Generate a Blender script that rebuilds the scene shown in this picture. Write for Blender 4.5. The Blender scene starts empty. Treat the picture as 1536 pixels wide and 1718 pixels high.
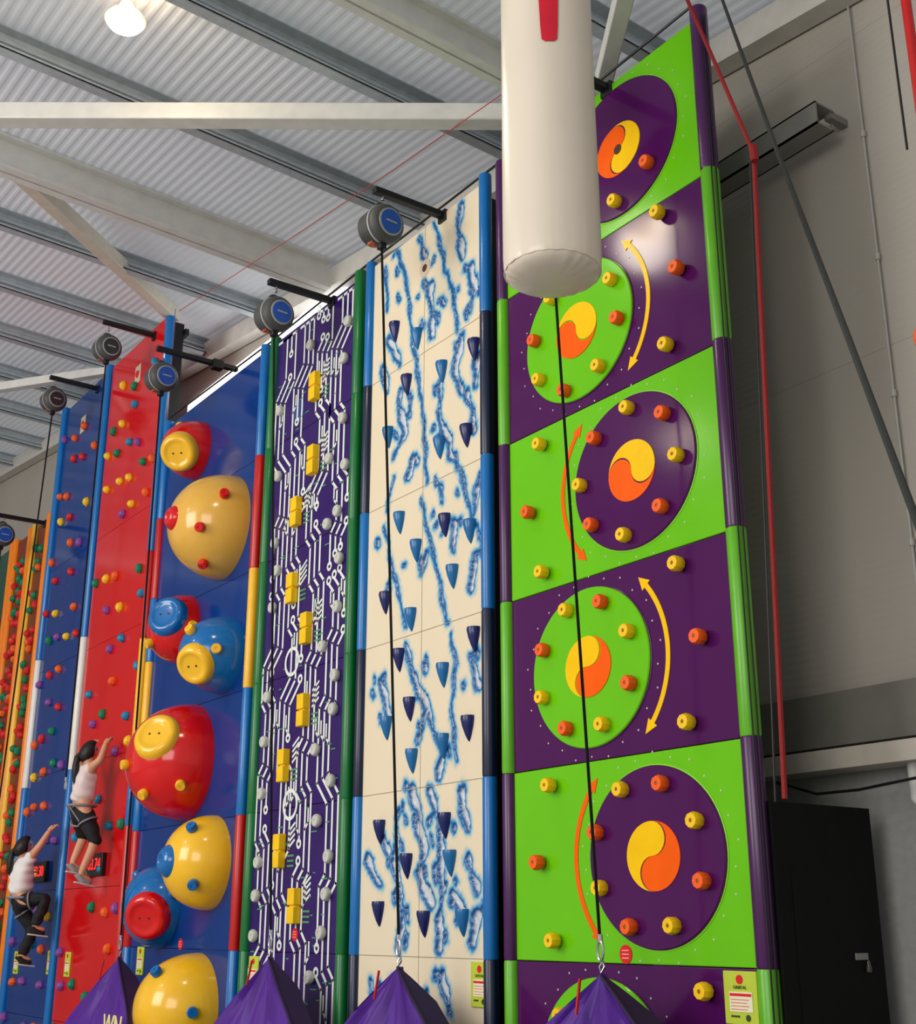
import bpy, math, random
import numpy as np
from mathutils import Vector, Matrix, Quaternion
from mathutils.bvhtree import BVHTree
random.seed(7)
C = bpy.context.scene.collection
PI = math.pi
# ---------------------------------------------------------------- camera model
F = 2100.0; AZ = math.radians(35.3); TILT = math.radians(18.3); EYE = Vector((0, 0, 1.6))
hf = Vector((-math.cos(AZ), math.sin(AZ), 0)); rt = Vector((math.sin(AZ), math.cos(AZ), 0)); zz = Vector((0, 0, 1))
fw = hf*math.cos(TILT) + zz*math.sin(TILT); up = zz*math.cos(TILT) - hf*math.sin(TILT)
def ray(u, v): return (fw*F + rt*(u-768) + up*(859-v)).normalized()
def P(u, v, Y=5.0):
    d = ray(u, v); return EYE + d*(Y/d.y)
cam = bpy.data.cameras.new('camera'); co = bpy.data.objects.new('camera', cam); C.objects.link(co)
co.matrix_world = Matrix.Translation(EYE) @ Matrix((rt, up, -fw)).transposed().to_4x4()
cam.sensor_fit = 'VERTICAL'; cam.sensor_height = 36; cam.sensor_width = 36*1536/1718; cam.lens = F/1718*36
cam.clip_end = 200
bpy.context.scene.camera = co
try: bpy.context.scene.view_settings.view_transform = 'Standard'
except Exception: pass
# ---------------------------------------------------------------- materials
def lin(c):
    c = c/255.0
    return c/12.92 if c <= .04045 else ((c+.055)/1.055)**2.4
def L(rgb): return (lin(rgb[0]), lin(rgb[1]), lin(rgb[2]), 1)
MATS = {}
def mat(name, rgb, rough=.4, metal=0, var=.06, scale=8, bump=0, coat=0, emit=0, spec=.4):
    if name in MATS: return MATS[name]
    m = bpy.data.materials.new(name); m.use_nodes = True; nt = m.node_tree; b = nt.nodes['Principled BSDF']
    b.inputs['Roughness'].default_value = rough; b.inputs['Metallic'].default_value = metal
    b.inputs['Coat Weight'].default_value = coat; b.inputs['Coat Roughness'].default_value = .08
    b.inputs['Specular IOR Level'].default_value = spec
    tc = nt.nodes.new('ShaderNodeTexCoord'); n = nt.nodes.new('ShaderNodeTexNoise'); n.inputs['Scale'].default_value = scale
    n.inputs['Detail'].default_value = 4
    nt.links.new(tc.outputs['Object'], n.inputs['Vector'])
    r = nt.nodes.new('ShaderNodeValToRGB'); c = L(rgb)
    r.color_ramp.elements[0].position = .3; r.color_ramp.elements[1].position = .7
    r.color_ramp.elements[0].color = (c[0]*(1-var), c[1]*(1-var), c[2]*(1-var), 1)
    r.color_ramp.elements[1].color = (min(1, c[0]*(1+var)), min(1, c[1]*(1+var)), min(1, c[2]*(1+var)), 1)
    nt.links.new(n.outputs['Fac'], r.inputs['Fac']); nt.links.new(r.outputs['Color'], b.inputs['Base Color'])
    if bump:
        bp = nt.nodes.new('ShaderNodeBump'); bp.inputs['Strength'].default_value = bump; bp.inputs['Distance'].default_value = .01
        nt.links.new(n.outputs['Fac'], bp.inputs['Height']); nt.links.new(bp.outputs['Normal'], b.inputs['Normal'])
    if emit:
        b.inputs['Emission Color'].default_value = c; b.inputs['Emission Strength'].default_value = emit
    MATS[name] = m; return m
lime = mat('lime_panel_paint', (106, 196, 14), .16, var=.03, scale=2, spec=.25)
purp = mat('purple_panel_paint', (76, 18, 84), .12, var=.05, scale=2, spec=.22)
purp2 = mat('dark_purple_panel_paint', (50, 24, 98), .2, var=.1, scale=4, spec=.2)
limepad = mat('lime_vinyl', (94, 178, 22), .3, spec=.45)
purpad = mat('purple_vinyl', (70, 20, 82), .28, spec=.45)
yel = mat('yellow_resin', (250, 200, 16), .45, bump=.1, spec=.3)
orr = mat('orange_resin', (248, 96, 22), .45, bump=.1, spec=.3)
yelpaint = mat('yellow_paint', (255, 200, 8), .25, spec=.15)
orpaint = mat('orange_paint', (255, 96, 4), .25, spec=.15)
redp = mat('red_panel_paint', (206, 16, 22), .12, var=.05, scale=2, spec=.45)
bluep = mat('blue_panel_paint', (10, 54, 126), .12, var=.06, scale=2, spec=.35)
bluetube = mat('blue_vinyl', (8, 108, 182), .3, coat=.2)
navy = mat('navy_vinyl', (14, 26, 60), .35, coat=.2)
greentube = mat('green_vinyl', (2, 108, 48), .35, coat=.15)
redtube = mat('red_vinyl', (192, 20, 20), .35, coat=.15)
yeltube = mat('yellow_vinyl', (244, 184, 40), .35, coat=.15)
whitetube = mat('white_vinyl', (225, 222, 215), .35, coat=.2)
orangetube = mat('orange_vinyl', (240, 128, 10), .35, coat=.15)
domered = mat('red_gelcoat', (212, 12, 14), .16, coat=.4, var=.03)
domeyel = mat('yellow_gelcoat', (246, 190, 36), .2, coat=.4, var=.03)
dometan = mat('tan_yellow_gelcoat', (224, 172, 70), .2, coat=.4, var=.03)
domeblue = mat('blue_gelcoat', (8, 104, 176), .16, coat=.4, var=.03)
black = mat('black_metal', (20, 20, 22), .4)
blackw = mat('black_painted_board', (12, 12, 13), .6, var=.2, spec=.15)
steel = mat('galvanised_steel', (182, 190, 196), .5, .25, var=.1, scale=14)
whitesteel = mat('white_painted_steel', (212, 211, 206), .5)
creamsteel = mat('cream_painted_steel', (222, 216, 198), .5)
greysteel = mat('light_grey_pipe', (170, 168, 162), .5)
chrome = mat('chrome', (205, 205, 208), .2, 1)
webbing = mat('black_webbing', (22, 24, 28), .8)
graypl = mat('grey_plastic', (72, 72, 72), .5)
bluepl = mat('blue_label', (36, 84, 178), .4)
sign_green = mat('sign_green', (190, 206, 66), .4, spec=.2)
sign_white = mat('sign_white', (236, 232, 200), .4, spec=.2)
sign_red = mat('sign_red', (220, 34, 40), .4, spec=.2)
print_ink = mat('dark_green_print', (50, 70, 30), .5)
icedark = mat('navy_resin', (20, 30, 94), .3, coat=.2)
iceblue = mat('blue_resin', (18, 104, 164), .3, coat=.2)
whitehold = mat('white_resin', (196, 196, 188), .45)
trace = mat('white_trace_paint', (226, 232, 226), .4)
greenpcb = mat('green_trace_paint', (70, 150, 100), .4)
brown_hole = mat('brown_hole', (70, 40, 30), .6)
# ---------------------------------------------------------------- mesh helper
class MB:
    def __init__(s): s.v = []; s.f = []
    def add(s, vs, fs):
        o = len(s.v); s.v += [Vector(v) for v in vs]; s.f += [tuple(i+o for i in f) for f in fs]; return s
    def box(s, a, b):
        x0, y0, z0 = a; x1, y1, z1 = b
        return s.add([(x0,y0,z0),(x1,y0,z0),(x1,y1,z0),(x0,y1,z0),(x0,y0,z1),(x1,y0,z1),(x1,y1,z1),(x0,y1,z1)],
              [(0,3,2,1),(4,5,6,7),(0,1,5,4),(1,2,6,5),(2,3,7,6),(3,0,4,7)])
    def bar(s, p, q, w, h, upv=(0,0,1)):
        p = Vector(p); q = Vector(q); d = (q-p).normalized(); u = Vector(upv); sd = d.cross(u)
        if sd.length < 1e-4: sd = d.cross(Vector((1,0,0)))
        sd.normalize(); u = sd.cross(d).normalized(); vs = []
        for c in (p, q):
            for a, b in ((-1,-1),(1,-1),(1,1),(-1,1)): vs.append(c + sd*a*w/2 + u*b*h/2)
        return s.add(vs, [(0,1,2,3),(7,6,5,4),(0,4,5,1),(1,5,6,2),(2,6,7,3),(3,7,4,0)])
    def lathe(s, base, axis, prof, n=20, sx=1, ref=None, sc=(1,1)):
        base = Vector(base); ax = Vector(axis).normalized()
        r = Vector(ref) if ref else (Vector((0,0,1)) if abs(ax.z) < .9 else Vector((1,0,0)))
        e2 = ax.cross(r).normalized(); e1 = e2.cross(ax).normalized(); vs = []; fs = []
        for (rr, h) in prof:
            for k in range(n):
                a = 2*PI*k/n; vs.append(base + ax*h + e1*math.cos(a)*rr*sc[0] + e2*math.sin(a)*rr*sc[1])
        m = len(prof)
        for i in range(m-1):
            for k in range(n):
                k2 = (k+1) % n; fs.append((i*n+k, i*n+k2, (i+1)*n+k2, (i+1)*n+k))
        fs.append(tuple(range(n))[::-1]); fs.append(tuple((m-1)*n+k for k in range(n)))
        return s.add(vs, fs)
    def tube(s, pts, r, n=8):
        pts = [Vector(p) for p in pts]; rs = r if isinstance(r, (list, tuple)) else [r]*len(pts); vs = []; fs = []
        e = None
        for i, p in enumerate(pts):
            d = (pts[min(i+1, len(pts)-1)] - pts[max(i-1, 0)]).normalized()
            if e is None:
                e = d.cross(Vector((0,0,1)));
                if e.length < .1: e = d.cross(Vector((0,1,0)))
            e = (e - d*e.dot(d)).normalized(); g = d.cross(e)
            for k in range(n):
                a = 2*PI*k/n; vs.append(p + (e*math.cos(a) + g*math.sin(a))*rs[i])
        for i in range(len(pts)-1):
            for k in range(n):
                k2 = (k+1) % n; fs.append((i*n+k, i*n+k2, (i+1)*n+k2, (i+1)*n+k))
        fs.append(tuple(range(n))[::-1]); fs.append(tuple((len(pts)-1)*n+k for k in range(n)))
        return s.add(vs, fs)
    def prism(s, pts, y0, y1):
        n = len(pts); vs = [(x, y0, z) for x, z in pts] + [(x, y1, z) for x, z in pts]
        fs = [tuple(range(n)), tuple(range(n, 2*n))[::-1]] + [(i, i+n, (i+1) % n+n, (i+1) % n) for i in range(n)]
        return s.add(vs, fs)
    def build(s, name, m, parent=None, smooth=True, bevel=0, ang=38):
        lo = Vector((min(v.x for v in s.v), min(v.y for v in s.v), min(v.z for v in s.v)))
        hi = Vector((max(v.x for v in s.v), max(v.y for v in s.v), max(v.z for v in s.v)))
        c = (lo+hi)/2
        me = bpy.data.meshes.new(name); me.from_pydata([v-c for v in s.v], [], s.f)
        me.validate(); me.materials.append(m)
        if smooth:
            me.shade_smooth(); me.set_sharp_from_angle(angle=math.radians(ang))
        return link(name, me, c, parent, bevel)
WL = {}
def link(name, me, wloc, parent=None, bevel=0, rot=None):
    o = bpy.data.objects.new(name, me); C.objects.link(o)
    if parent is not None: o.parent = parent; o.location = Vector(wloc) - WL[parent.name]
    else: o.location = wloc
    WL[o.name] = Vector(wloc)
    if bevel:
        b = o.modifiers.new('bevel', 'BEVEL'); b.width = bevel; b.segments = 2; b.limit_method = 'ANGLE'
    return o
def thing(name, label, cat, loc, group=None):
    o = bpy.data.objects.new(name, None); C.objects.link(o); o.location = loc; WL[o.name] = Vector(loc)
    o.empty_display_size = .1
    o['label'] = label; o['category'] = cat
    if group: o['group'] = group
    return o
def tag(o, label, cat, group=None):
    o['label'] = label; o['category'] = cat
    if group: o['group'] = group
    return o
def struct(o): o['kind'] = 'structure'; return o
def text_mesh(txt, size, m, name, wloc, parent, ext=.001, shear=0, off=0):
    cu = bpy.data.curves.new(name, 'FONT'); cu.body = txt; cu.size = size; cu.align_x = 'CENTER'; cu.align_y = 'CENTER'; cu.extrude = ext; cu.shear = shear; cu.offset = off
    t = bpy.data.objects.new('tmp', cu); C.objects.link(t); dg = bpy.context.evaluated_depsgraph_get()
    me = bpy.data.meshes.new_from_object(t.evaluated_get(dg)); bpy.data.objects.remove(t)
    me.transform(Matrix.Rotation(PI/2, 4, 'X')); me.materials.clear(); me.materials.append(m)
    return link(name, me, wloc, parent)
def proto(fn, m, ang=38):
    mb = MB(); fn(mb); me = bpy.data.meshes.new('shape'); me.from_pydata(mb.v, [], mb.f); me.materials.append(m)
    me.shade_smooth(); me.set_sharp_from_angle(angle=math.radians(ang)); return me
# ---------------------------------------------------------------- setting
def zr(s, y=5.95): return 7.04 + .124*s + .05*(5.95-y)
floor_m = mat('grey_floor_mat', (160, 158, 156), .6)
struct(MB().box((-34, -9, -.1), (4, 6.2, 0)).build('floor', floor_m, smooth=False))
ceil_m = mat('white_roof_sheet', (198, 201, 207), .6, var=.02, scale=1.2, emit=.19)  # slight emission added so the roof sheets look brighter
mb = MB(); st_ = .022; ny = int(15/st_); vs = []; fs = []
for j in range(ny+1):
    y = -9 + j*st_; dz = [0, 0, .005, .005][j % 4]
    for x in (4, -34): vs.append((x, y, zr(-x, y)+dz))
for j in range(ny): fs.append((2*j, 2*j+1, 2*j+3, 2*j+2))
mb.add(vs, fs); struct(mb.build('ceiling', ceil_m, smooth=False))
wm = bpy.data.materials.new('grey_insulated_cladding'); wm.use_nodes = True; nt = wm.node_tree; b = nt.nodes['Principled BSDF']
b.inputs['Roughness'].default_value = .6
tc = nt.nodes.new('ShaderNodeTexCoord'); sp = nt.nodes.new('ShaderNodeSeparateXYZ'); nt.links.new(tc.outputs['Object'], sp.inputs[0])
w = nt.nodes.new('ShaderNodeMath'); w.operation = 'MULTIPLY'; w.inputs[1].default_value = 2*PI/.05; nt.links.new(sp.outputs['Z'], w.inputs[0])
sn = nt.nodes.new('ShaderNodeMath'); sn.operation = 'SINE'; nt.links.new(w.outputs[0], sn.inputs[0])
bp = nt.nodes.new('ShaderNodeBump'); bp.inputs['Strength'].default_value = .12; bp.inputs['Distance'].default_value = .004
nt.links.new(sn.outputs[0], bp.inputs['Height']); nt.links.new(bp.outputs[0], b.inputs['Normal'])
nz = nt.nodes.new('ShaderNodeTexNoise'); nz.inputs['Scale'].default_value = .7; nt.links.new(tc.outputs['Object'], nz.inputs['Vector'])
r = nt.nodes.new('ShaderNodeValToRGB'); r.color_ramp.elements[0].color = L((164, 157, 148)); r.color_ramp.elements[1].color = L((178, 171, 161))
nt.links.new(nz.outputs['Fac'], r.inputs['Fac']); nt.links.new(r.outputs[0], b.inputs['Base Color'])
mb = MB()
zs = [2.7, 4.85, 7.05, 9.25, 11.3]
for a, c in zip(zs[:-1], zs[1:]): mb.box((-34, 5.95, a+.0007), (4, 6.1, c-.0007))
struct(mb.build('wall_back', wm, smooth=False))
block = mat('grey_blockwork', (156, 156, 154), .8, bump=.3, scale=20)
struct(MB().box((-34, 5.97, 0), (4, 6.15, 2.72)).build('wall_back_lower', block, smooth=False))
struct(MB().box((-34.2, -9, 0), (-34, 6.1, 11.4)).build('wall_far', wm, smooth=False))
struct(MB().box((-34, 5.82, 2.56), (4, 5.95, 2.86)).build('trim_1', mat('grey_green_steel', (112, 111, 102), .5), smooth=False))
struct(MB().box((-34, 5.72, 2.42), (4, 5.95, 2.53)).build('trim_2', mat('cream_grey_steel', (184, 176, 164), .5), smooth=False))
struct(MB().bar((4, 5.85, zr(-4)-.16), (-34, 5.85, zr(34)-.16), .16, .22).build('trim_3', mat('off_white_steel', (200, 196, 188), .5), smooth=False))
glow = mat('bright_skylight', (255, 255, 255), .5, emit=2.2)
struct(MB().box((-14.5, 5.9, 7.75), (-10.4, 5.94, 8.15)).build('window_1', glow, smooth=False))
def slab(m, x0, x1, y0, y1, d0, d1, s):
    za, zb_ = zr(s, y0), zr(s, y1)
    m.add([(x0,y0,za-d1),(x1,y0,za-d1),(x1,y1,zb_-d1),(x0,y1,zb_-d1),(x0,y0,za-d0),(x1,y0,za-d0),(x1,y1,zb_-d0),(x0,y1,zb_-d0)],
              [(0,3,2,1),(4,5,6,7),(0,1,5,4),(1,2,6,5),(2,3,7,6),(3,0,4,7)])
for i, s in enumerate((4.0, 5.4, 7.2, 8.8, 12.1, 13.8, 15.5, 17.2, 18.9, 20.6, 22.3, 24.0, 26, 28)):
    m = MB()
    slab(m, -s-.006, -s+.006, -9, 5.8, .014, .22, s); slab(m, -s-.006, -s+.10, -9, 5.8, .21, .222, s)
    slab(m, -s-.006, -s+.10, -9, 5.8, .014, .024, s); slab(m, -s+.09, -s+.10, -9, 5.8, .19, .222, s); slab(m, -s-.003, -s+.04, -9, 5.8, .095, .125, s)
    tag(m.build('roof_purlin', steel, smooth=False), 'galvanised steel purlin running under the ribbed white roof', 'beam', 'galvanised roof purlins')
def ibeam(name, s, w, h, label):
    m = MB(); x = -s
    slab(m, x-.01, x+.01, -9, 5.72, .03, h, s); slab(m, x-w/2, x+w/2, -9, 5.72, .02, .045, s); slab(m, x-w/2, x+w/2, -9, 5.72, h-.02, h, s)
    return tag(m.build(name, whitesteel, smooth=False), label, 'beam')
ibeam('roof_rafter', 10.5, .2, .36, 'deep white steel rafter crossing the roof above the auto belays')
ibeam('roof_rafter', 6.2, .16, .3, 'white steel rafter at the top just left of the hanging inflatable')
def ZP(u, v, z):
    d = ray(u, v); return EYE + d*((z-1.6)/d.z)
def brace(a, b, za, zb, w, label, mm=None):
    tag(MB().bar(ZP(a[0], a[1], za), ZP(b[0], b[1], zb), w, w).build('roof_brace', mm or whitesteel, bevel=.01), label, 'beam')
brace((-60, 193), (930, 196), 7.85, 7.45, .15, 'long white square brace running level across the roof')
brace((30, 288), (292, 530), 8.28, 8.62, .15, 'short cream diagonal brace dropping to the top of the red wall', creamsteel)
brace((1012, 135), (1052, -30), 7.35, 7.3, .12, 'short white brace beside the top of the green and purple wall')
brace((-30, 655), (185, 622), 8.75, 8.75, .12, 'far white tie beam behind the leftmost auto belays')
a = P(1206, 290, 5.62); q = P(1368, 186, 5.62)
m = MB(); zc = (a.z+q.z)/2
m.box((a.x-.6, 5.62, zc-.08), (q.x, 5.632, zc+.08)).box((a.x-.6, 5.62, zc-.08), (q.x, 5.78, zc-.068)).box((a.x-.6, 5.62, zc+.068), (q.x, 5.80, zc+.08)).box((a.x-.6, 5.77, zc-.08), (q.x, 5.782, zc-.03))
m.box((q.x-.06, 5.78, zc+.03), (q.x-.01, 5.95, zc+.08)).box((a.x-.6, 5.78, zc+.03), (a.x-.55, 5.95, zc+.08))
tag(m.build('steel_channel', mat('grey_primer_steel', (128, 126, 120), .7), smooth=False), 'grey steel channel fixed high on the cladding right of the green wall', 'beam')
cx = P(1470, 430, 5.92).x
t = thing('conduit_pipe', 'thin pale conduit running down the grey cladding wall', 'pipe', (cx, 5.93, 3))
MB().tube([(cx, 5.93, 2.86), (cx, 5.93, 7.3)], .008).build('pipe', greysteel, t)
for v in (210, 430, 670, 925):
    z = P(1470, v, 5.92).z
    MB().tube([(cx, 5.93, z-.02), (cx, 5.93, z+.02)], .016).build('coupling', greysteel, t)
p = P(1528, 1300, 5.8)
tag(MB().tube([(p.x+.5, 5.85, p.z+.12), (p.x+.02, 5.85, p.z+.12), (p.x-.02, 5.85, p.z+.08), (p.x-.02, 5.85, p.z-.12), (p.x+.02, 5.85, p.z-.16), (p.x+.5, 5.85, p.z-.16)], .03, 12).build('drain_pipe', whitesteel), 'thick white bent pipe at the right edge under the ledge', 'pipe')
tag(MB().tube([P(1300, 1312, 5.68), P(1370, 1332, 5.68), P(1440, 1325, 5.68), P(1560, 1300, 5.68)], .008).build('cable', black), 'thin black cable sagging above the black door', 'cable')
bx = -4.36
struct(MB().box((bx-.03, 5.02, 0), (bx, 5.8, 2.2)).build('wall_end', blackw, smooth=False))
door = struct(MB().box((bx, 5.13, .05), (bx+.003, 5.62, 1.86)).build('door_1', blackw, smooth=False))
MB().box((bx+.003, 5.565, 1.435), (bx+.008, 5.665, 1.468)).build('hasp', mat('dull_steel_plate', (150, 150, 148), .45, .6), door, bevel=.001)
pl = MB().box((bx+.010, 5.635, 1.375), (bx+.026, 5.662, 1.405)).build('padlock', mat('dull_metal_lock', (110, 106, 98), .5, .8), door, bevel=.003)
MB().tube([(bx+.018, 5.642, 1.405), (bx+.018, 5.642, 1.425), (bx+.018, 5.65, 1.432), (bx+.018, 5.656, 1.425), (bx+.018, 5.656, 1.405)], .0025, 6).build('shackle', chrome, pl)
# ---------------------------------------------------------------- panels
Z = [.27, 1.40, 2.53, 3.66, 4.79, 5.92, 7.05]
def pads(root, s, segs, r=.05, Y=5.0):
    for i, (z0, z1, m) in enumerate(segs):
        MB().lathe((-s, Y, z0), (0, 0, 1), [(r*.93, 0), (r, .012), (r, z1-z0-.012), (r*.93, z1-z0-.001)], 20).build('edge_pad', m, root)
def alt(a, b, top=7.1):
    zs = [.02, .27, 1.40, 2.53, 3.66, 4.79, 5.92, top]
    return [(zs[i], zs[i+1], (a, b)[(6-i) % 2]) for i in range(7)]
def frame_back(root, s0, s1, top):
    m = MB()
    for s in (s0+.1, (s0+s1)/2, s1-.1): m.box((-s-.04, 5.1, 0), (-s+.04, 5.22, top-.05))
    for z in (1, 3, 5, top-.2): m.box((-s1, 5.22, z), (-s0-.02, 5.27, z+.08))
    m.build('support_frame', black, root, smooth=False)
# --- orbit wall
oS0, oS1 = 4.49, 6.44
orb = thing('climbing_wall', 'lime green and purple chequered climbing wall with large discs and yellow orange swirls', 'climbing wall', (-(oS0+oS1)/2, 5, 0), 'climbing walls in a row')
frame_back(orb, oS0+.1, oS1, 7.05)
zb = [.02]+[.27, 1.40, 2.53, 3.66, 4.79, 5.92, 7.05]
cols = [lime, purp, lime, purp, lime, purp, lime]
for i in range(7):
    MB().box((-oS1, 5.0, zb[i]+.002), (-oS0, 5.08, zb[i+1]-.002)).build('panel_board', cols[i], orb, bevel=.005)
pads(orb, 6.485, alt(purpad, limepad), .05)
pads(orb, 4.44, alt(purpad, limepad), .056)
for dx in (.0, .03): MB().tube([(-4.44+.055+dx*.3, 4.955+dx, .4), (-4.44+.055+dx*.3, 4.955+dx, 7.0)], .005, 6).build('edge_cable', black, orb)
SX = 1.085
def swirl(cx, cz, R, rot, first):
    out = []
    for sgn, mm in ((1, first[0]), (-1, first[1])):
        pts = []
        N = 24; g = .005
        for k in range(N+1):
            a = -PI/2 + PI*k/N; pts.append((R*math.cos(a), R*math.sin(a)))
        for k in range(1, 13):
            a = PI/2 - PI*k/12; pts.append((R/2*math.cos(a), R/2 + R/2*math.sin(a)))
        for k in range(1, 12):
            a = PI/2 + PI*k/12; pts.append((R/2*math.cos(a), -R/2 + R/2*math.sin(a)))
        q = []
        for (x, z) in pts:
            x += g
            if sgn < 0: x, z = -x, -z
            q.append((cx + (x*math.cos(rot) - z*math.sin(rot))*SX, cz + x*math.sin(rot) + z*math.cos(rot)))
        out.append((q, mm))
    return out
def arc_arrow(cx, cz, R, a0, a1, w):
    pts = []; n = 30; h = .085
    da = h/R; s = 1 if a1 > a0 else -1
    b0 = a0+s*da; b1 = a1-s*da
    for k in range(n+1):
        a = b0+(b1-b0)*k/n; pts.append((cx+(R+w)*math.cos(a), cz+(R+w)*math.sin(a)))
    pts.append((cx+(R+.04)*math.cos(b1), cz+(R+.04)*math.sin(b1))); pts.append((cx+R*math.cos(a1), cz+R*math.sin(a1))); pts.append((cx+(R-.04)*math.cos(b1), cz+(R-.04)*math.sin(b1)))
    for k in range(n+1):
        a = b1+(b0-b1)*k/n; pts.append((cx+(R-w)*math.cos(a), cz+(R-w)*math.sin(a)))
    pts.append((cx+(R-.04)*math.cos(b0), cz+(R-.04)*math.sin(b0))); pts.append((cx+R*math.cos(a0), cz+R*math.sin(a0))); pts.append((cx+(R+.04)*math.cos(b0), cz+(R+.04)*math.sin(b0)))
    return pts
discs = [
    ((1100, 1440), 1.965, purp, 0, (orpaint, yelpaint)),
    ((990, 1120), 3.095, lime, -8, (orpaint, yelpaint)),
    ((1063, 792), 4.225, purp, 85, (yelpaint, orpaint)),
    ((970, 557), 5.355, lime, 85, (yelpaint, orpaint)),
    ((1040, 250), 6.485, purp, 15, (yelpaint, orpaint)),
    ((1012, 1770), .835, lime, 0, (orpaint, yelpaint))]
rimlime = mat('lime_edge', (140, 215, 40), .3)
tn = MB()
for (uv, cz, dm, rot, fs) in discs:
    cx = P(uv[0], uv[1]).x; R = .49
    dsc = MB().lathe((cx, 5.0, cz), (0, -1, 0), [(R, 0), (R, .012), (R-.006, .018), (.01, .018)], 72, sc=(1, SX)).build('rotating_disc', dm, orb)
    MB().lathe((cx, 5.0, cz), (0, -1, 0), [(R+.007, 0), (R+.007, .004), (R+.001, .005)], 72, sc=(1, SX)).build('disc_rim', rimlime if dm is purp else purp, orb)
    for q, mm in swirl(cx, cz, .187, math.radians(rot), fs):
        MB().prism(q, 4.977, 4.983).build('swirl_emblem', mm, dsc, smooth=False)
    if cz > 6: MB().lathe((cx, 4.978, cz), (0, -1, 0), [(.035, 0), (.035, .004)], 20).build('centre_hole', brown_hole, dsc)
    for k in range(26):
        a = 2*PI*k/26+.1
        rr = .54 if k % 2 else .565
        x = cx+rr*SX*math.cos(a); z = cz+rr*math.sin(a)
        if -oS1+.03 < x < -oS0-.03: tn.lathe((x, 5.0, z), (0, -1, 0), [(.006, 0), (.006, .002)], 8)
o = tn.build('screw_caps', whitehold, orb); o['kind'] = 'stuff'
for (i, side, mm) in ((0, 1, orpaint), (1, 0, yelpaint), (2, 1, orpaint), (3, 0, yelpaint)):
    uv, cz = discs[i][0], discs[i][1]; cx = P(*uv).x
    a0, a1 = (PI-.82, PI+.82) if side else (-.82, .82)
    MB().prism([(cx+(x-cx)*1.06, z) for x, z in arc_arrow(cx, cz, .63, a0, a1, .016)], 4.996, 5.002).build('arrow_marking', mm, orb, smooth=False)
def knob(mb, r=.046, h=.07, n=9):
    mb.lathe((0,0,0), (0,-1,0), [(r*.85, 0), (r, h*.25), (r*1.02, h*.75), (r*.85, h), (r*.26, h), (r*.22, h*.9)], n)
ky = proto(knob, yel, 25); ko = proto(knob, orr, 25)
kb = proto(lambda m: m.lathe((0, -.058, 0), (0,-1,0), [(.010, 0), (.010, .009), (.006, .010)], 8), mat('dark_bolt', (130, 96, 40), .5))
OH = [('y',922,1318),('y',1043,1325),('o',1110,1315),('y',1168,1377),('o',1180,1478),('y',1130,1553),('o',1058,1555),('y',1008,1490),('o',1001,1397),('o',903,1447),('y',929,1578),('y',1183,1663),('y',943,1703),
 ('y',1136,947),('o',1173,1069),('y',1154,1212),('y',951,1025),('o',1009,1011),('y',1054,1060),('o',1057,1147),('y',1012,1216),('o',951,1223),('y',911,1171),('o',912,1092),
 ('y',906,747),('o',887,861),('y',910,961),('o',998,737),('y',1053,686),('o',1113,695),('y',1136,765),('o',1110,851),('y',1048,899),('o',993,882),('y',974,816),
 ('y',1104,359),('o',1136,452),('y',1118,580),('y',1025,471),('o',1036,536),('y',1005,616),('o',948,657),('y',905,639),('o',897,574),('y',925,503),('y',1032,340),('o',1086,275),('o',960,270)]
for c, u, v in OH:
    p = P(u+5, v, 4.985); o = link('climbing_hold', ky if c == 'y' else ko, p, orb); o.rotation_euler = (0, random.uniform(0, 1), 0)
    link('bolt', kb, p, o)
def sticker(u, v, root):
    p = P(u, v)
    st = MB().lathe((p.x, 5.0, p.z), (0, -1, 0), [(.05, 0), (.05, .004)], 28).build('round_sticker', sign_red, root)
    for k in (-1, 0, 1): MB().box((p.x-.028, 4.993, p.z+k*.02-.003), (p.x+.028, 4.996, p.z+k*.02+.003)).build('printed_line', mat('pale_pink_print', (240, 170, 160), .5), st)
sticker(1050, 1601, orb)
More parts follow.
